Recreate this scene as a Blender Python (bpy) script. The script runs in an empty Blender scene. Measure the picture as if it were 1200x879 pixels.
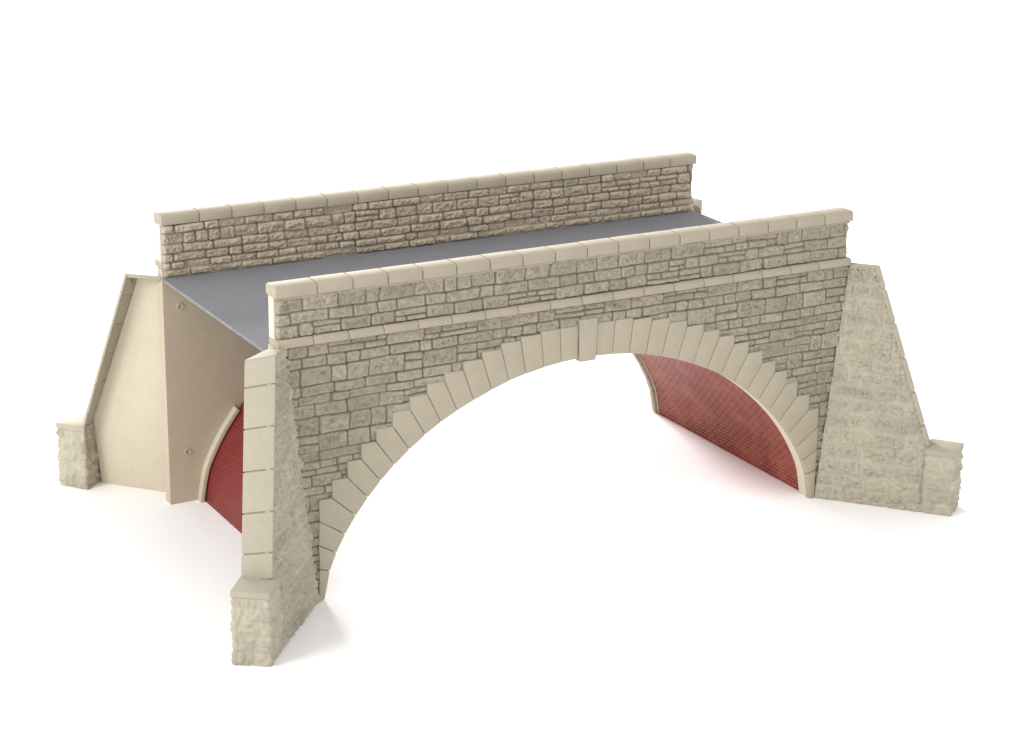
import bpy, bmesh, math
import numpy as np
from mathutils import Vector, Matrix

# ------------------------------------------------------------------ camera, world, lamps
SC = bpy.context.scene
U = 0.01                                   # everything below is written in centimetres
def setup():
    cam = bpy.data.cameras.new('camera'); co = bpy.data.objects.new('camera', cam)
    SC.collection.objects.link(co); SC.camera = co
    yaw, pit, rol, f = 0.5128934, -0.3224796, 0.0153388, 2533.195
    fw = Vector((math.sin(yaw)*math.cos(pit), math.cos(yaw)*math.cos(pit), math.sin(pit)))
    r = Vector((math.cos(yaw), -math.sin(yaw), 0)); u = r.cross(fw)
    r2 = r*math.cos(rol)+u*math.sin(rol); u2 = -r*math.sin(rol)+u*math.cos(rol)
    m = Matrix((r2, u2, -fw)).transposed().to_4x4()
    m.translation = Vector((-32.6074, -53.3838, 26.4719))*U
    co.matrix_world = m
    cam.sensor_width = 36; cam.lens = 36*f/1200
    cam.clip_start = 0.01; cam.clip_end = 100
    w = bpy.data.worlds.new('World'); SC.world = w; w.use_nodes = True
    bg = w.node_tree.nodes['Background']
    bg.inputs['Color'].default_value = (1, 1, 1, 1); bg.inputs['Strength'].default_value = 1.06
    def area(name, pos, target, size, power, col=(1, 1, 1)):
        l = bpy.data.lights.new(name, 'AREA'); l.shape = 'SQUARE'; l.size = size
        l.energy = power; l.color = col
        o = bpy.data.objects.new(name, l); SC.collection.objects.link(o)
        o.location = pos
        o.rotation_euler = (Vector(target)-Vector(pos)).to_track_quat('-Z', 'Y').to_euler()
    area('softbox', (-0.88, -0.14, 0.56), (0, 0.04, 0.04), 0.34, 5.0, (1, .98, .95))
    area('arch_floor_fill', (0.10, 1.30, 0.34), (0, 0.02, 0.02), 0.42, 46, (1, 1, 1))  # unseen fill lamp, added to whiten the ground beneath the arch
    vs = SC.view_settings
    vs.view_transform = 'Standard'; vs.look = 'None'; vs.exposure = 0; vs.gamma = 1
    vs.use_curve_mapping = False
setup()
RNG = np.random.default_rng(7)

# ------------------------------------------------------------------ materials
K = .92                                    # overall lightness of the paints
def nodes(name):
    m = bpy.data.materials.new(name); m.use_nodes = True
    nt = m.node_tree; return m, nt, nt.nodes['Principled BSDF']
def N(nt, kind, **kw):
    n = nt.nodes.new(kind)
    for k, v in kw.items():
        if k in n.inputs: n.inputs[k].default_value = v
        else: setattr(n, k, v)
    return n
def coords(nt, scale):
    tc = N(nt, 'ShaderNodeTexCoord'); mp = N(nt, 'ShaderNodeMapping')
    mp.inputs['Scale'].default_value = (100*scale,)*3 if not hasattr(scale, '__len__') else tuple(100*s for s in scale)
    nt.links.new(tc.outputs['Object'], mp.inputs['Vector']); return mp.outputs['Vector']
def mixc(nt, a, b, fac):
    mx = N(nt, 'ShaderNodeMix', data_type='RGBA')
    for sock, v in ((6, a), (7, b), (0, fac)):
        if hasattr(v, 'links'): nt.links.new(v, mx.inputs[sock])
        else: mx.inputs[sock].default_value = v if sock == 0 else (*v, 1)
    return mx.outputs[2]
def ramp(nt, src, lo, hi):
    mr = N(nt, 'ShaderNodeMapRange'); mr.inputs['From Min'].default_value = lo; mr.inputs['From Max'].default_value = hi
    nt.links.new(src, mr.inputs['Value']); return mr.outputs['Result']
def noise(nt, vec, scale, detail=4, rough=.6):
    n = N(nt, 'ShaderNodeTexNoise'); n.inputs['Scale'].default_value = scale
    n.inputs['Detail'].default_value = detail; n.inputs['Roughness'].default_value = rough
    nt.links.new(vec, n.inputs['Vector']); return n.outputs['Fac']
def bump(nt, bs, h, strength, dist):
    b = N(nt, 'ShaderNodeBump'); b.inputs['Strength'].default_value = strength
    b.inputs['Distance'].default_value = dist*U
    nt.links.new(h, b.inputs['Height']); nt.links.new(b.outputs['Normal'], bs.inputs['Normal'])

def plain_mat(name, ca, cb, rough=.55, bstr=.25, bdist=.02, fine=9., coarse=1.1, spec=.12):
    ca, cb = (tuple(K*x for x in c) for c in (ca, cb))
    m, nt, bs = nodes(name); v = coords(nt, 1)
    c = mixc(nt, ca, cb, ramp(nt, noise(nt, v, coarse, 5, .65), .3, .7))
    dark = tuple(x*.80 for x in ca)
    c = mixc(nt, c, dark, ramp(nt, noise(nt, v, fine, 3, .7), .52, .95))
    nt.links.new(c, bs.inputs['Base Color'])
    bs.inputs['Roughness'].default_value = rough; bs.inputs['Specular IOR Level'].default_value = spec
    bump(nt, bs, noise(nt, v, fine*1.5, 4, .7), bstr, bdist)
    return m
def stone_mat(name, ca, cb, mortar, wash, rough=.7):
    ca, cb, mortar, wash = (tuple(K*x for x in c) for c in (ca, cb, mortar, wash))
    """rock-faced painted stone: mortar colour in the joints, tint from stone to stone, worn speckle"""
    m, nt, bs = nodes(name); v = coords(nt, 1)
    rim = N(nt, 'ShaderNodeAttribute', attribute_name='rim').outputs['Fac']
    st = N(nt, 'ShaderNodeAttribute', attribute_name='stone').outputs['Fac']
    ti = N(nt, 'ShaderNodeAttribute', attribute_name='tint').outputs['Fac']
    c = mixc(nt, ca, cb, ramp(nt, noise(nt, v, 1.3, 5, .65), .32, .68))
    c = mixc(nt, c, tuple(x*.80 for x in ca), ti)
    c = mixc(nt, c, wash, ramp(nt, noise(nt, v, 7.5, 5, .75), .47, .74))
    c = mixc(nt, c, tuple(x*1.22 for x in ca), rim)
    c = mixc(nt, mortar, c, st)
    nt.links.new(c, bs.inputs['Base Color'])
    bs.inputs['Roughness'].default_value = rough; bs.inputs['Specular IOR Level'].default_value = .12
    bump(nt, bs, noise(nt, v, 8, 5, .72), .8, .06)
    return m
M = {}
M['wall'] = stone_mat('weathered_stone', (.46, .405, .31), (.415, .37, .28), (.20, .175, .13), (.235, .21, .15))
M['warm'] = stone_mat('warm_stone', (.55, .475, .375), (.50, .43, .34), (.20, .16, .12), (.31, .25, .19))
M['pale'] = stone_mat('pale_stone', (.555, .51, .405), (.52, .478, .378), (.46, .42, .325), (.40, .366, .28))
M['trim'] = plain_mat('dressed_stone', (.45, .395, .308), (.41, .358, .28), .8, .25, .02)
M['vous'] = plain_mat('voussoir_stone', (.46, .412, .318), (.425, .378, .292), .8, .4, .02)
M['cope'] = plain_mat('pale_dressed_stone', (.44, .40, .317), (.415, .376, .296), .8, .25, .02)
M['raw'] = plain_mat('bare_cream_plastic', (.62, .55, .425), (.58, .515, .395), .5, .1, .01)
M['inner'] = plain_mat('shaded_cream_plastic', (.56, .485, .37), (.52, .45, .34), .5, .1, .01)  # cream plastic darkened, with the shade beneath the deck put into its colour
M['end'] = plain_mat('lit_cream_plastic', (.68, .63, .52), (.64, .59, .48), .5, .1, .01)  # cream plastic lightened: light on parapet ends and arch soffit painted in
M['deck'] = plain_mat('road_grey', (.23, .23, .245), (.213, .214, .228), .9, .5, .014, fine=18, coarse=.6, spec=.12)
M['deckedge'] = plain_mat('worn_grey_edge', (.27, .27, .285), (.19, .19, .21), .6, .3, .02, fine=5, coarse=2.5)

def brick_mat(name, c1, c2, mort, hi, lo, bs_):
    m, nt, bs = nodes(name)
    uv = N(nt, 'ShaderNodeTexCoord').outputs['UV']
    b = N(nt, 'ShaderNodeTexBrick')
    b.offset = .5
    for k, v in dict(Scale=1, **{'Mortar Size': .021, 'Mortar Smooth': .2, 'Bias': 0, 'Brick Width': .34, 'Row Height': .14}).items():
        b.inputs[k].default_value = v
    b.inputs['Color1'].default_value = (*c1, 1); b.inputs['Color2'].default_value = (*c2, 1)
    b.inputs['Mortar'].default_value = (*mort, 1)
    nt.links.new(uv, b.inputs['Vector'])
    v = coords(nt, 1)
    c = mixc(nt, b.outputs['Color'], hi, ramp(nt, noise(nt, v, 1.0, 4, .6), .45, .9))
    c = mixc(nt, c, lo, ramp(nt, noise(nt, v, 2.5, 4, .7), .60, .85))
    nt.links.new(c, bs.inputs['Base Color'])
    bs.inputs['Roughness'].default_value = .5; bs.inputs['Specular IOR Level'].default_value = .3
    inv = N(nt, 'ShaderNodeMath', operation='SUBTRACT'); inv.inputs[0].default_value = 1
    nt.links.new(b.outputs['Fac'], inv.inputs[1])
    bump(nt, bs, inv.outputs[0], bs_, .035)
    return m
M['brick'] = brick_mat('red_brick', (.35, .084, .055), (.29, .066, .043), (.05, .009, .008), (.42, .12, .08), (.28, .07, .03), .9)
M['redback'] = brick_mat('smooth_red_plastic', (.20, .026, .024), (.185, .024, .022), (.135, .017, .016), (.23, .034, .03), (.17, .022, .02), .3)
def ground_mat():
    m, nt, bs = nodes('white_paper')
    bs.inputs['Base Color'].default_value = (.97, .97, .97, 1); bs.inputs['Roughness'].default_value = .9
    bs.inputs['Specular IOR Level'].default_value = .1
    return m
M['ground'] = ground_mat()

# ------------------------------------------------------------------ mesh helpers
class MB:
    """collects vertices and faces (centimetres), with two point attributes"""
    def __init__(s): s.v = []; s.f = []; s.n = 0; s.a = []; s.mi = []; s.sm = []
    def add(s, v, f, stone=None, tint=None, mi=0, smooth=False, rim=None):
        v = np.asarray(v, float).reshape(-1, 3)
        s.v.append(v)
        st = np.ones(len(v)) if stone is None else np.asarray(stone, float).ravel()
        ti = np.zeros(len(v)) if tint is None else np.asarray(tint, float).ravel()
        ri = np.zeros(len(v)) if rim is None else np.asarray(rim, float).ravel()
        s.a.append(np.stack([st, ti, ri], 1))
        for q in f: s.f.append([int(i)+s.n for i in q]); s.mi.append(mi); s.sm.append(smooth)
        s.n += len(v)
    def build(s, name, mats, parent=None, bevel=None, uv=None):
        me = bpy.data.meshes.new(name)
        V = np.concatenate(s.v)*U
        me.from_pydata(V.tolist(), [], s.f)
        A = np.concatenate(s.a)
        for i, k in enumerate(('stone', 'tint', 'rim')):
            at = me.attributes.new(k, 'FLOAT', 'POINT'); at.data.foreach_set('value', A[:, i].astype(np.float32))
        for m in mats: me.materials.append(m)
        me.polygons.foreach_set('material_index', np.array(s.mi, np.int32))
        me.polygons.foreach_set('use_smooth', np.array(s.sm, bool))
        if uv is not None:
            l = me.uv_layers.new(name='UVMap')
            vi = np.zeros(len(me.loops), np.int32); me.loops.foreach_get('vertex_index', vi)
            l.data.foreach_set('uv', np.asarray(uv, np.float32)[vi].ravel())
        me.update(); me.validate()
        o = bpy.data.objects.new(name, me); SC.collection.objects.link(o)
        if parent: o.parent = parent
        if bevel:
            bm = bmesh.new(); bm.from_mesh(me)
            bmesh.ops.recalc_face_normals(bm, faces=bm.faces)
            es = [e for e in bm.edges if len(e.link_faces) == 2 and e.calc_face_angle(0) > .5]
            bmesh.ops.bevel(bm, geom=es, offset=bevel*U, segments=2, profile=.6, affect='EDGES', clamp_overlap=True)
            bm.to_mesh(me); bm.free()
            me.polygons.foreach_set('use_smooth', np.ones(len(me.polygons), bool))
            me.set_sharp_from_angle(angle=math.radians(50))
        return o

def prism(mb, poly, d, mi=0):
    """closed prism: 3-D polygon swept by vector d"""
    p = np.asarray(poly, float); n = len(p); d = np.asarray(d, float)
    f = [list(range(n-1, -1, -1)), list(range(n, 2*n))]+[[i, (i+1) % n, n+(i+1) % n, n+i] for i in range(n)]
    mb.add(np.concatenate([p, p+d]), f, mi=mi)
def loft(mb, a, b, mi=0):
    """closed solid between two polygons with as many corners"""
    a = np.asarray(a, float); b = np.asarray(b, float); n = len(a)
    f = [list(range(n-1, -1, -1)), list(range(n, 2*n))]+[[i, (i+1) % n, n+(i+1) % n, n+i] for i in range(n)]
    mb.add(np.concatenate([a, b]), f, mi=mi)
def box(mb, x0, x1, y0, y1, z0, z1, mi=0):
    prism(mb, [(x0, y0, z0), (x1, y0, z0), (x1, y1, z0), (x0, y1, z0)], (0, 0, z1-z0), mi)
def tube(mb, c, ax, r0, r1, h, n=20, mi=0):
    """small ring standing on a surface"""
    ax = Vector(ax).normalized(); a = ax.orthogonal().normalized(); b = ax.cross(a); c = Vector(c)
    vs = []
    for r, k in ((r0, 0), (r0, h), (r1, h), (r1, -.02)):
        for i in range(n):
            t = 2*math.pi*i/n; vs.append(c+a*r*math.cos(t)+b*r*math.sin(t)+ax*k)
    f = []
    for j in range(3):
        for i in range(n): f.append([j*n+i, j*n+(i+1) % n, (j+1)*n+(i+1) % n, (j+1)*n+i])
    f.append([3*n+i for i in range(n)])
    mb.add([tuple(v) for v in vs], f, mi=mi)

# ------------------------------------------------------------------ noise and masonry
PERM = np.random.default_rng(3).permutation(4096)
GR = np.random.default_rng(4).normal(size=(4096, 3)); GR /= np.linalg.norm(GR, axis=1)[:, None]
def gnoise(x, y, z=0.):
    x, y, z = np.broadcast_arrays(np.asarray(x, float), np.asarray(y, float), np.asarray(z, float))
    xi, yi, zi = (np.floor(t).astype(int) for t in (x, y, z)); xf, yf, zf = x-xi, y-yi, z-zi
    s = lambda t: t*t*t*(t*(t*6-15)+10)
    u, v, w = s(xf), s(yf), s(zf); out = 0
    for i in (0, 1):
        for j in (0, 1):
            for k in (0, 1):
                h = PERM[(PERM[(PERM[(xi+i) & 4095]+yi+j) & 4095]+zi+k) & 4095]
                g = GR[h]
                out = out+(g[..., 0]*(xf-i)+g[..., 1]*(yf-j)+g[..., 2]*(zf-k))*(u if i else 1-u)*(v if j else 1-v)*(w if k else 1-w)
    return out
def fbm(x, y, z=0., o=4, rough=.55):
    a = 1.; s = 0.
    for i in range(o):
        s = s+a*gnoise(x*2**i+7.3*i, y*2**i+3.1*i, z+1.7*i); a *= rough
    return s

def courses(width, height, rng, hs=(.36, .62), ws=(.55, 1.35), split=.35):
    """roughly coursed squared rubble: rectangles (u0,u1,v0,v1)"""
    R = []; v = 0
    while v < height-1e-6:
        h = rng.uniform(*hs)
        if height-v-h < hs[0]*.7: h = height-v
        u = -rng.uniform(0, .6)
        while u < width:
            if h > hs[0]*1.3 and rng.random() < split:
                w = rng.uniform(ws[0]*1.4, ws[1]*1.7); k = h*rng.uniform(.4, .6)
                for (a, b) in ((v, v+k), (v+k, v+h)):
                    x = u
                    while x < u+w-1e-6:
                        q = rng.uniform(ws[0]*.8, ws[1])
                        if u+w-x-q < ws[0]*.6: q = u+w-x
                        R.append((x, x+q, a, b)); x += q
            else:
                w = rng.uniform(*ws)*(1 if h > hs[0]*1.2 else 1.15)
                R.append((u, u+w, v, v+h))
            u += w
        v += h
    return R
def masonry(uu, vv, R, seed, joint=.011, edge=.045, lift=.085, rough=.05, freq=2.6, wob=.03, vary=.03, ridge=.5, rad=.06, wear=.6):
    """height above the mortar, stone mask, tint and worn-rim mask for physical coordinates uu, vv"""
    z = seed*13.7
    wu = uu+wob*fbm(uu*.9, vv*1.6, z, 2); wv = vv+wob*fbm(uu*.8+30, vv*1.4, z, 2)
    wu = wu+.014*gnoise(uu*5, vv*5, z+5); wv = wv+.014*gnoise(uu*5+9, vv*5, z+5)
    H = np.zeros(uu.shape); S = np.zeros(uu.shape); T = np.zeros(uu.shape); W_ = np.zeros(uu.shape)
    rng = np.random.default_rng(seed)
    # hewn facets: noise sheared along a slant, ridges and fine chips
    sl = uu+.6*vv
    n1 = fbm(sl*freq, vv*freq*1.3, z, 4, .6); n2 = 1-2*np.abs(gnoise(sl*freq*1.1+50, (vv-.4*uu)*freq*1.6, z+2))
    n3 = fbm(uu*freq*3.2, vv*freq*3.2, z+9, 3, .65)
    rel = n1*(1-ridge)*1.7+(n2-.45)*ridge*.9+n3*.62
    wr = np.clip(.5+1.4*fbm(uu*1.6, vv*1.6, z+20, 3), 0, 1)
    for (a, b, c, d) in R:
        base = rng.normal(0, vary); ti = rng.random(); gx, gy = rng.normal(0, .035, 2); jj = joint*rng.uniform(.7, 1.4)
        m = (wu > a) & (wu < b) & (wv > c) & (wv < d)
        if not m.any(): continue
        x = wu[m]; y = wv[m]; hx = (b-a)/2-jj; hy = (d-c)/2-jj; r = min(rad*rng.uniform(.6, 1.5), hx*.6, hy*.6)
        qx = np.abs(x-(a+b)/2)-hx+r; qy = np.abs(y-(c+d)/2)-hy+r
        sd = -(np.hypot(np.maximum(qx, 0), np.maximum(qy, 0))+np.minimum(np.maximum(qx, qy), 0)-r)
        t = np.clip((sd+.012)/edge, 0, 1); t = t*t*(3-2*t)
        pil = np.clip(sd/.16, 0, 1)
        H[m] = t*(lift+base*.6+rough*rel[m]*(.35+.65*pil)+.012*pil+gx*(x-(a+b)/2)+gy*(y-(c+d)/2))
        S[m] = np.clip((sd+.016)/.03, 0, 1); T[m] = ti**2
        W_[m] = np.clip(1-np.abs(sd-.035)/.035, 0, 1)*wr[m]*wear
    H = np.maximum(H, 0)+.008*n3+.03
    return H, S, np.stack([T, W_])
def sheet(mb, P, nrm, H, S, T, keep=None, mi=1, skirt=.12, flip=False):
    """relief sheet over base grid P (r,c,3) pushed out along nrm, with a skirt running back into the body"""
    r, c = H.shape; nrm = np.asarray(nrm, float)
    Q = P+H[..., None]*nrm
    idx = np.arange(r*c).reshape(r, c)
    a, b, cc, d = idx[:-1, :-1], idx[:-1, 1:], idx[1:, 1:], idx[1:, :-1]
    q = np.stack([a, b, cc, d], -1).reshape(-1, 4)
    if keep is not None:
        k = keep[:-1, :-1] & keep[:-1, 1:] & keep[1:, 1:] & keep[1:, :-1]; q = q[k.ravel()]
    if flip: q = q[:, ::-1]
    mb.add(Q, q, S, T[0], mi, True, rim=T[1])
    ring = np.concatenate([idx[0, :-1], idx[:-1, -1], idx[-1, :0:-1], idx[:0:-1, 0]])
    o = Q.reshape(-1, 3)[ring]; i = P.reshape(-1, 3)[ring]-nrm*skirt; n = len(ring)
    ok = np.ones(n, bool) if keep is None else keep.ravel()[ring]
    f = [[j, n+j, n+(j+1) % n, (j+1) % n] for j in range(n) if ok[j] and ok[(j+1) % n]]
    if flip: f = [x[::-1] for x in f]
    mb.add(np.concatenate([o, i]), f, np.concatenate([S.ravel()[ring]]*2), None, mi, False)

# ------------------------------------------------------------------ dimensions (cm)
XL, XR = -10.16, 9.84            # ends of walls, parapets and deck
W = 9.46                         # outer face to outer face
TW = .48                         # wall thickness
ZS = 7.92; ZP = 8.165            # string course
ZC0, ZC1 = 9.375, 9.71           # coping
ZD = 7.66                        # road
JI = [(.32, 6.2), (.9, 6.17), (1.51, 6.10), (2.12, 5.99), (2.70, 5.85), (3.29, 5.66), (3.88, 5.43), (4.43, 5.19), (4.97, 4.92),
      (5.49, 4.61), (6.01, 4.24), (6.50, 3.84), (6.95, 3.42), (7.37, 2.97), (7.76, 2.48), (8.11, 1.96), (8.40, 1.43), (8.62, .90), (8.80, 0)]
JT = [(.33, 7.27), (.97, 7.26), (1.63, 7.19), (2.31, 7.08), (2.97, 6.91), (3.61, 6.70), (4.24, 6.44), (4.86, 6.19), (5.43, 5.87),
      (6.0, 5.49), (6.57, 5.07), (7.10, 4.68), (7.58, 4.21), (8.03, 3.72), (8.53, 3.17), (8.94, 2.51), (8.97, 1.76), (8.95, 1.0), (8.98, 0)]
def arch_pts(off=0., n=5):
    """intrados from the left foot to the right one, pushed outward by off"""
    half = [(0, 6.205)]+JI
    P = np.array([(-x, z) for x, z in half[:0:-1]]+half)
    s = np.r_[0, np.cumsum(np.hypot(*np.diff(P, axis=0).T))]
    # Catmull-Rom smoothing
    out = []
    Q = np.vstack([2*P[0]-P[1], P, 2*P[-1]-P[-2]])
    for i in range(1, len(Q)-2):
        for k in range(n):
            t = k/n; a, b, c, d = Q[i-1], Q[i], Q[i+1], Q[i+2]
            out.append(.5*((2*b)+(c-a)*t+(2*a-5*b+4*c-d)*t*t+(3*b-a-3*c+d)*t**3))
    out.append(P[-1]); out = np.array(out)
    if off:
        g = np.gradient(out, axis=0); nn = np.stack([-g[:, 1], g[:, 0]], 1); nn /= np.linalg.norm(nn, axis=1)[:, None]
        out = out+nn*off; out[0, 1] = out[-1, 1] = 0
    return out

bridge = bpy.data.objects.new('stone_bridge', None); SC.collection.objects.link(bridge)
bridge.empty_display_size = .05
bridge['label'] = 'cream model stone arch bridge with grey road, red brick vault and splayed wing walls'
bridge['category'] = 'model bridge'

# ------------------------------------------------------------------ ground
g = MB(); box(g, -600, 600, -300, 900, -2, 0); go = g.build('ground', [M['ground']]); go['kind'] = 'structure'

# ------------------------------------------------------------------ arch walls
RC = .075                        # how far the rubble faces sit behind the nominal face
def arch_wall(front):
    """front=True: outer face at y=0 looking to -y; else outer face at y=W looking to +y"""
    mb = MB(); sy = -1 if front else 1; y0 = 0 if front else W
    yi = y0-sy*TW
    A = arch_pts(0 if front else .12)
    # plate with the arch cut out of it, quads between the intrados and the outline
    n = len(A); s = np.linspace(0, 1, n)
    top = []
    for x, z in A:
        if z < 5.0 and x < 0: top.append((XL, z/5.0*ZS))
        elif z < 5.0: top.append((XR, z/5.0*ZS))
        else: top.append((XL+(XR-XL)*(x+4.75)/9.5, ZS))
    top = np.array(top); top[:, 0] = np.clip(top[:, 0], XL, XR)
    iL = np.argmax(A[:, 1] >= 5.0); iR = n-1-np.argmax(A[::-1, 1] >= 5.0)
    top[iL] = (XL, ZS); top[iR] = (XR, ZS)
    v = []; f = []
    for y in (y0-sy*RC, yi):
        v += [(x, y, z) for x, z in A]+[(x, y, z) for x, z in top]
    o = 2*n
    for i in range(n-1):
        f.append([i, i+1, n+i+1, n+i]); f.append([o+i, o+n+i, o+n+i+1, o+i+1])
        f.append([i, o+i, o+i+1, i+1])                       # soffit
        f.append([n+i, n+i+1, o+n+i+1, o+n+i])               # outline
    f.append([0, n, o+n, o]); f.append([n-1, o+n-1, o+2*n-1, 2*n-1])
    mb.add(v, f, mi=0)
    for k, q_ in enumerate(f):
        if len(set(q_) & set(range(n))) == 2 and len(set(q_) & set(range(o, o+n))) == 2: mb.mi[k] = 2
    # rock-faced skin on the outer face
    st = .0235 if front else .08
    us = np.arange(-9.98, 9.98+st, st); vs = np.arange(.0, ZS-.01+st, st)
    uu, vv = np.meshgrid(us, vs)
    R = courses(20, ZS, np.random.default_rng(11 if front else 21), (.25, .56), (.42, 1.25), .33)
    H, S, T = masonry(uu+10, vv, R, 5 if front else 6, rough=.105, freq=3.3, wob=.045, rad=.05)
    in_x = np.interp(np.abs(uu), [p[0] for p in JI], [p[1] for p in JI], right=-1)
    mid = np.array([((a[0]+b[0])/2, (a[1]+b[1])/2) for a, b in zip(JI, JT)])
    zm = np.interp(np.abs(uu), mid[:, 0], mid[:, 1], left=6.7, right=-1)
    keep = vv > zm
    jl = 9.02+.9*vv/ZS+.12
    keep &= (np.abs(uu) < jl)
    H = np.where(np.abs(uu) > jl-.15, H*.6, H); H = np.minimum(H, .155)
    P = np.stack([uu, np.full_like(uu, y0-sy*(RC-.01)), vv], -1)
    sheet(mb, P, (0, sy, 0), H, S, T, keep, 1, flip=not front)
    # moulding pins on the inner face
    for px, pz in ((-9.6, 6.67), (-9.51, 1.75), (9.6, 6.67), (9.51, 1.75), (-6.9, 6.6), (6.9, 6.6)):
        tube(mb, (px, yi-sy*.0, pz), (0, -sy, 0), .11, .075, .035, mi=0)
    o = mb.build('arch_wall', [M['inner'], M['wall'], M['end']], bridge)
    # locating rib that holds the vault, in two runs, and a stub
    B = arch_pts(.30); C = arch_pts(.44)
    def rib(i0, i1):
        rb = MB(); k = i1-i0; L = []
        for y in (yi+sy*.02, yi-sy*.28):
            L += [(x, y, z) for x, z in B[i0:i1]]+[(x, y, z) for x, z in C[i0:i1]]
        f = []
        for i in range(k-1):
            f += [[i, i+1, k+i+1, k+i], [2*k+i, 3*k+i, 3*k+i+1, 2*k+i+1], [i, 2*k+i, 2*k+i+1, i+1], [k+i, k+i+1, 3*k+i+1, 3*k+i]]
        f += [[0, k, 3*k, 2*k], [k-1, 3*k-1, 4*k-1, 2*k-1]]
        rb.add(L, f); rb.build('locating_rib', [M['raw']], o, bevel=.015)
    for a, b in ((0, 24), (30, 34)): rib(a, b); rib(len(B)-b, len(B)-a)
    # dressed stones of the arch
    def stone(name, poly, proud, mat, back=.3):
        m = MB(); P = np.array(poly); c = P.mean(0)
        d = P-c; L = np.linalg.norm(d, axis=1)[:, None]; P = c+d*(1-.014/L)
        prism(m, [(x, y0+sy*proud, z) for x, z in P], (0, -sy*(proud+RC+.03), 0))
        return m.build(name, [mat], o, bevel=.022)
    r = np.random.default_rng(2)
    for sgn in (-1, 1):
        for k in range(len(JI)-1):
            i0, i1, t0, t1 = JI[k], JI[k+1], JT[k], JT[k+1]
            poly = [i0, t0]
            if t0[1]-t1[1] > .03 and t1[0]-t0[0] > .05: poly.append((t1[0], t0[1]-.0))
            poly += [t1, i1]
            stone('voussoir', [(sgn*x, max(z, .01)) for x, z in poly], .115+r.uniform(-.012, .012), M['vous'])
    stone('keystone', [(-.29, 6.10), (-.315, 7.46), (.315, 7.46), (.29, 6.10)], .17, M['vous'])
    # string course
    sb = MB(); xs = [XL]+[-9.06+1.1*i for i in range(18)]+[XR]; xs = [x for x in xs if x <= XR]
    if XR-xs[-2] < .5: xs.pop(-2)
    for a, b in zip(xs[:-1], xs[1:]):
        p = [(y0-sy*TW*.9, ZS+.002), (y0+sy*.17, ZS+.002), (y0+sy*.19, ZS+.03), (y0+sy*.19, ZP-.07), (y0+sy*.12, ZP), (y0-sy*TW*.9, ZP)]
        prism(sb, [(a+.012, y, z) for y, z in p], (b-a-.024, 0, 0))
    box(sb, XL+.02, XR-.02, min(y0+sy*.15, y0-sy*TW*.88), max(y0+sy*.15, y0-sy*TW*.88), ZS+.01, ZP-.05)
    sb.build('string_course', [M['trim']], o, bevel=.016)
    return o
arch_wall(True); arch_wall(False)

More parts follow.
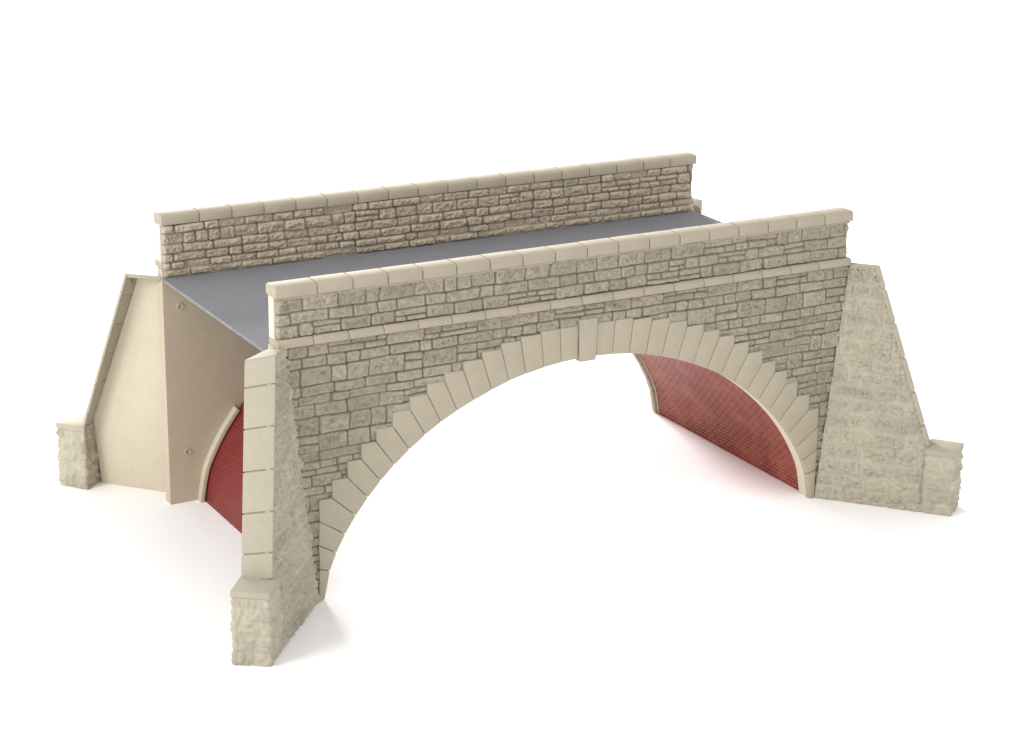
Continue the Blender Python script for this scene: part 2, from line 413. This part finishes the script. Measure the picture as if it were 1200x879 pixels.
# ------------------------------------------------------------------ parapets
def parapet(front):
    mb = MB(); sy = -1 if front else 1; y0 = 0 if front else W; yi = y0-sy*TW
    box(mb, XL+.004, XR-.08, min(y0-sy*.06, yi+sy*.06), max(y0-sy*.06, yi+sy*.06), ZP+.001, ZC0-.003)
    # plain strip down to the road on the inner side
    box(mb, XL+.003, XR-.083, min(yi+sy*.08, yi+sy*.065), max(yi+sy*.08, yi+sy*.065), ZD-.14, ZP+.05)
    faces = [(y0, sy, 31 if front else 32, ZP, M, .028 if front else .08, 1), (yi, -sy, 33 if front else 34, ZD+.004, M, .08 if front else .03, 2)]
    for (yy, s, seed, zb, _, st, mi) in faces:
        us = np.linspace(XL+.05, XR-.10, int(19.85/st)); vs = np.linspace(zb, ZC0-.01, max(6, int((ZC0-zb)/st)))
        uu, vv = np.meshgrid(us, vs); hh = ZC0-zb
        if mi == 1:
            R = courses(20, hh, np.random.default_rng(seed), (.23, .40), (.42, 1.2), .2)
            H, S, T = masonry(uu+10.2, vv-zb, R, seed, rough=.10, freq=3.3, wob=.04, rad=.05)
        else:
            R = courses(20, hh, np.random.default_rng(seed), (.24, .38), (.38, .98), .15)
            H, S, T = masonry(uu+10.2, vv-zb, R, seed, rough=.11, lift=.10, freq=3.2, ridge=.65, vary=.05)
        e = np.clip(np.minimum(uu-us[0], us[-1]-uu)/.06, 0, 1); H = H*(.3+.7*e)
        P = np.stack([uu, np.full_like(uu, yy-s*.055), vv], -1)
        sheet(mb, P, (0, s, 0), H, S, T, None, mi, flip=(s > 0))
    # thin uneven fillet under the coping on the outer side
    n = 240; xs = np.linspace(XL+.02, XR-.09, n)
    dz = .018*fbm(xs*1.7, 3.3, seed*.5 if False else 2.2, 3); dy = .02*fbm(xs*2.1, 8.3, 4.4, 3)
    rows = []
    for k, (a, b) in enumerate(((-.02, .0), (.10, .0), (.115, -.03), (.10, -.075), (-.02, -.075))):
        rows.append(np.stack([xs, y0+sy*(a-.03+(dy if a > 0 else 0*dy)), ZC0+.005+b+(dz if b < 0 else 0*dz)], 1))
    rows = np.array(rows); idx = np.arange(5*n).reshape(5, n)
    q = np.stack([idx[:-1, :-1], idx[1:, :-1], idx[1:, 1:], idx[:-1, 1:]], -1).reshape(-1, 4)
    if not front: q = q[:, ::-1]
    mb.add(rows, q, mi=3, smooth=True)
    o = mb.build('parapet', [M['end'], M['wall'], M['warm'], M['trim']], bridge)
    # bed under the coping stones
    ya, yb = y0+sy*.125, yi-sy*.105
    bd = MB(); box(bd, XL+.05, XR-.06, min(ya, yb)+.05, max(ya, yb)-.05, ZC0+.02, ZC1-.05)
    bd.build('coping_bed', [M['trim']], o)
    xs = [XL]+[-8.89+1.1*i for i in range(17)]+[XR]
    r = np.random.default_rng(8 if front else 9)
    for i, (a, b) in enumerate(zip(xs[:-1], xs[1:])):
        c = MB(); j = r.uniform(-.008, .008, 3)
        ga = 0 if i == 0 else .014; gb = 0 if i == 17 else .014
        h = ZC1+j[0]
        p = [(ya, ZC0), (ya, h-.10), (ya-sy*.03, h-.03), (ya-sy*.10, h), (yb+sy*.10, h), (yb+sy*.03, h-.03), (yb, h-.10), (yb, ZC0)]
        prism(c, [(a+ga, y+j[1], z) for y, z in p], (b-a-ga-gb, 0, 0))
        c.build('coping_stone', [M['trim']], o, bevel=.028)
    return o
parapet(True); parapet(False)

# ------------------------------------------------------------------ road deck
d = MB(); box(d, XL-.01, XR+.0, TW+.004, W-TW-.004, ZD-.10, ZD)
do = d.build('road_deck', [M['deck'], M['deckedge']], bridge, bevel=.012)
for p in do.data.polygons:
    if abs(p.normal.x) > .5: p.material_index = 1
# beams under the deck
# ------------------------------------------------------------------ brick vault
def vault():
    A = arch_pts(.10); B = arch_pts(.25); n = len(A)
    s = np.r_[0, np.cumsum(np.hypot(*np.diff(A, axis=0).T))]
    mb = MB(); ya, yb = TW+.03, W-.22; ny = 2
    v = []; uv = []
    for (C) in (A, B):
        for y in (ya, yb):
            v += [(x, y, z) for x, z in C]; uv += [(y, t) for t in s]
    f = []; red = []
    for i in range(n-1):
        f.append([i, n+i, n+i+1, i+1]); f.append([2*n+i, 2*n+i+1, 3*n+i+1, 3*n+i]); red.append(len(f)-1)
        f.append([i, i+1, 2*n+i+1, 2*n+i]); f.append([n+i, 3*n+i, 3*n+i+1, n+i+1])
    f.append([0, 2*n, 3*n, n]); f.append([n-1, 2*n-1, 4*n-1, 3*n-1])
    mb.add(v, f, smooth=True)
    for k in red: mb.mi[k] = 1
    o = mb.build('brick_vault', [M['brick'], M['redback']], bridge, uv=uv)
    o.data.set_sharp_from_angle(angle=math.radians(40))
    o['label'] = 'red brick barrel vault under the road'
vault()

# ------------------------------------------------------------------ wing walls and piers
def wing(sx, front, seed):
    def q(p):
        x, y, z = p
        return np.array([sx*x+(-.16 if False else 0), y if front else W-y, z], float)
    HT = 7.95 if front else 7.52 if sx < 0 else 7.80
    A, B, S, T, J = map(q, ((9.0, -.06, 0), (11.38, -2.70, 0), (11.60, -2.60, 2.25), (10.54, -.64, HT), (9.9, 0.0, HT)))
    Ai, Bi, Si, Ti, Ji = map(q, ((9.84, -.55, 0), (11.50, -2.42, 0), (11.68, -2.42, 2.25), (10.62, -.52, HT-.05), (10.10, .0, HT-.05)))
    mb = MB()
    loft(mb, [A, B, S, T, J], [Ai, Bi, Si, Ti, Ji])
    # infill between the wing and the end of the wall
    e = (B-A)/np.linalg.norm(B-A); up = np.array([0, 0, 1.])
    nr = np.cross(e, (J-A)); nr /= np.linalg.norm(nr)
    out = q((0, 0, 0))-q((1, 1, 0)); out[2] = 0
    if nr @ out < 0: nr = -nr
    st = .034 if front else .09
    nz = int(7.9/st); vs = np.linspace(0, HT-.02, nz); nsx = int(3.7/st); ss = np.linspace(0, 1, nsx)
    Lf = A+(J-A)*(vs/HT)[:, None]
    Rt = np.where((vs < 2.25)[:, None], B+(S-B)*(vs/2.25)[:, None], S+(T-S)*((vs-2.25)/(HT-2.25))[:, None])
    P = Lf[:, None]+(Rt-Lf)[:, None]*ss[None, :, None]
    uu = (P-A)@e; vv = np.repeat(vs[:, None], nsx, 1)
    R = courses(6, 7.95, np.random.default_rng(seed), (.40, .60), (.55, 1.2), .12)
    R = [(a-1.5, b-1.5, c, d_) for a, b, c, d_ in R]
    H, Sm, Tn = masonry(uu, vv, R, seed, joint=.009, edge=.07, lift=.045, rough=.135, freq=3.7, vary=.022, ridge=.3, wob=.07, wear=.2)
    edge = np.clip(np.minimum(ss, 1-ss)*3/.08, 0, 1)[None, :]
    H = H*(.35+.65*edge)*np.clip(.25+.75*(1-ss)*3/.14, 0, 1)[None, :]
    nflip = np.cross(P[0, -1]-P[0, 0], P[-1, 0]-P[0, 0]) @ nr < 0
    sheet(mb, P, nr, H, Sm, Tn, None, 1, flip=nflip)
    if front is False or True:
        tube(mb, (Ai+Bi)/2*.55+(Ai*.2+Si*.25), -nr, .10, .075, .015, mi=0)
    wo = mb.build('wing_wall', [M['raw'], M['pale']], bridge)
    # coping down the slope: six dressed slabs and a flat one on top
    Tl, Sl, Jl = map(q, ((11.15 if sx < 0 else 10.99 if front else 10.75, -.18 if front or sx < 0 else -.3, 7.75), (12.2 if sx < 0 else 12.02, -2.12, 2.12), (10.18, .42, 7.78 if front else 7.68)))
    To, So = T+nr*.12, S+nr*.12
    Jo = q((9.9, -.03, HT))
    cb = MB()
    sl = (S-T); wd = Tl-T
    nn = np.cross(sl, wd); nn /= np.linalg.norm(nn)
    if nn @ (T-q((9, 3, 4))) < 0: nn = -nn
    GP = .0033 if sx < 0 else .0055
    cuts = [0, .125, .315, .51, .70, .885, 1.0]
    for a, b in zip(cuts[:-1], cuts[1:]):
        ga, gb = (0 if a == 0 else GP), (0 if b == 1 else GP)
        p = [To+(So-To)*(a+ga), Tl+(Sl-Tl)*(a+ga), Tl+(Sl-Tl)*(b-gb), To+(So-To)*(b-gb)]
        p = [x+nn*.02 for x in p]
        loft(cb, [x-nn*.10 for x in p], p)
    p = [To+nn*-.03, Tl+nn*-.03, Sl+nn*-.03, So+nn*-.03]
    w = (Tl-To)*.04
    loft(cb, [x-nn*.05+s_*w for x, s_ in zip(p, (1, -1, -1, 1))], [x+s_*w for x, s_ in zip(p, (1, -1, -1, 1))])
    # the flat top
    tp = [Jo, To+nn*.0, Tl, Jl]
    loft(cb, [x-up*.10 for x in tp], [x+up*.03 for x in tp])
    cb.build('wing_coping', [M['cope']], wo, bevel=.02)
    # pier
    F = [q(p)[:2] for p in ((11.36, -2.74, 0), (11.95, -3.42, 0), (12.76, -2.85, 0), (12.14, -2.06, 0))]
    F = np.array(F); cen = F.mean(0)
    area = sum(F[i, 0]*F[(i+1) % 4, 1]-F[(i+1) % 4, 0]*F[i, 1] for i in range(4))
    if area < 0: F = F[::-1]
    pm = MB(); st = .034; per = []; nor = []
    for i in range(4):
        a, b = F[i], F[(i+1) % 4]; L = np.linalg.norm(b-a); k = max(4, int(L/st)); t = np.arange(k)/k
        per.append(a+(b-a)*t[:, None]); dd = (b-a)/L; nn2 = np.array([dd[1], -dd[0]]); nor.append(np.repeat(nn2[None], k, 0))
    per = np.concatenate(per); nor = np.concatenate(nor)
    for _ in range(4): nor = (np.roll(nor, 1, 0)+nor+np.roll(nor, -1, 0))/3
    nor /= np.linalg.norm(nor, axis=1)[:, None]
    dist = np.r_[0, np.cumsum(np.linalg.norm(np.diff(per, axis=0), axis=1))]
    ZT = 2.04; zs = np.linspace(0, ZT, int(ZT/st)); n = len(per)
    uu, vv = np.meshgrid(dist, zs)
    R = courses(dist[-1]+.1, ZT, np.random.default_rng(seed+50), (.38, .5), (.5, .9), 0)
    H, Sm, Tn = masonry(uu, vv, R, seed+50, joint=.008, edge=.08, lift=.03, rough=.07, freq=3.2, vary=.02, ridge=.4, wob=.05, wear=.25)
    px = np.broadcast_to(per[None, :, 0], H.shape); py = np.broadcast_to(per[None, :, 1], H.shape)
    H = H+.06*fbm(px*3.5, py*3.5, vv*3.5, 4)
    H = H*np.clip((ZT-vv)/.22, 0, 1)*np.clip(np.minimum(uu, dist[-1]+st-uu)/.10, .15, 1); H = np.minimum(H, .13)
    Q = np.stack([px+nor[None, :, 0]*H, py+nor[None, :, 1]*H, vv], -1)
    idx = np.arange(H.size).reshape(H.shape); i2 = np.roll(idx, -1, 1)
    qd = np.stack([idx[:-1], i2[:-1], i2[1:], idx[1:]], -1).reshape(-1, 4)
    pm.add(Q, list(qd)+[list(idx[-1])], Sm, Tn[0], 0, True, rim=Tn[1])
    po = pm.build('pier', [M['pale']], bridge)
    cap = MB(); big = cen+(F-cen)*1.11
    z0, z1 = ZT-.02, ZT+.17
    lo = [(x, y, z0) for x, y in big]
    hi = [(x, y, z1) for x, y in big]
    loft(cap, lo, hi)
    cap.build('pier_cap', [M['cope']], po, bevel=.03)
for sx, fr, sd in ((-1, True, 61), (1, True, 62), (-1, False, 63), (1, False, 64)): wing(sx, fr, sd)
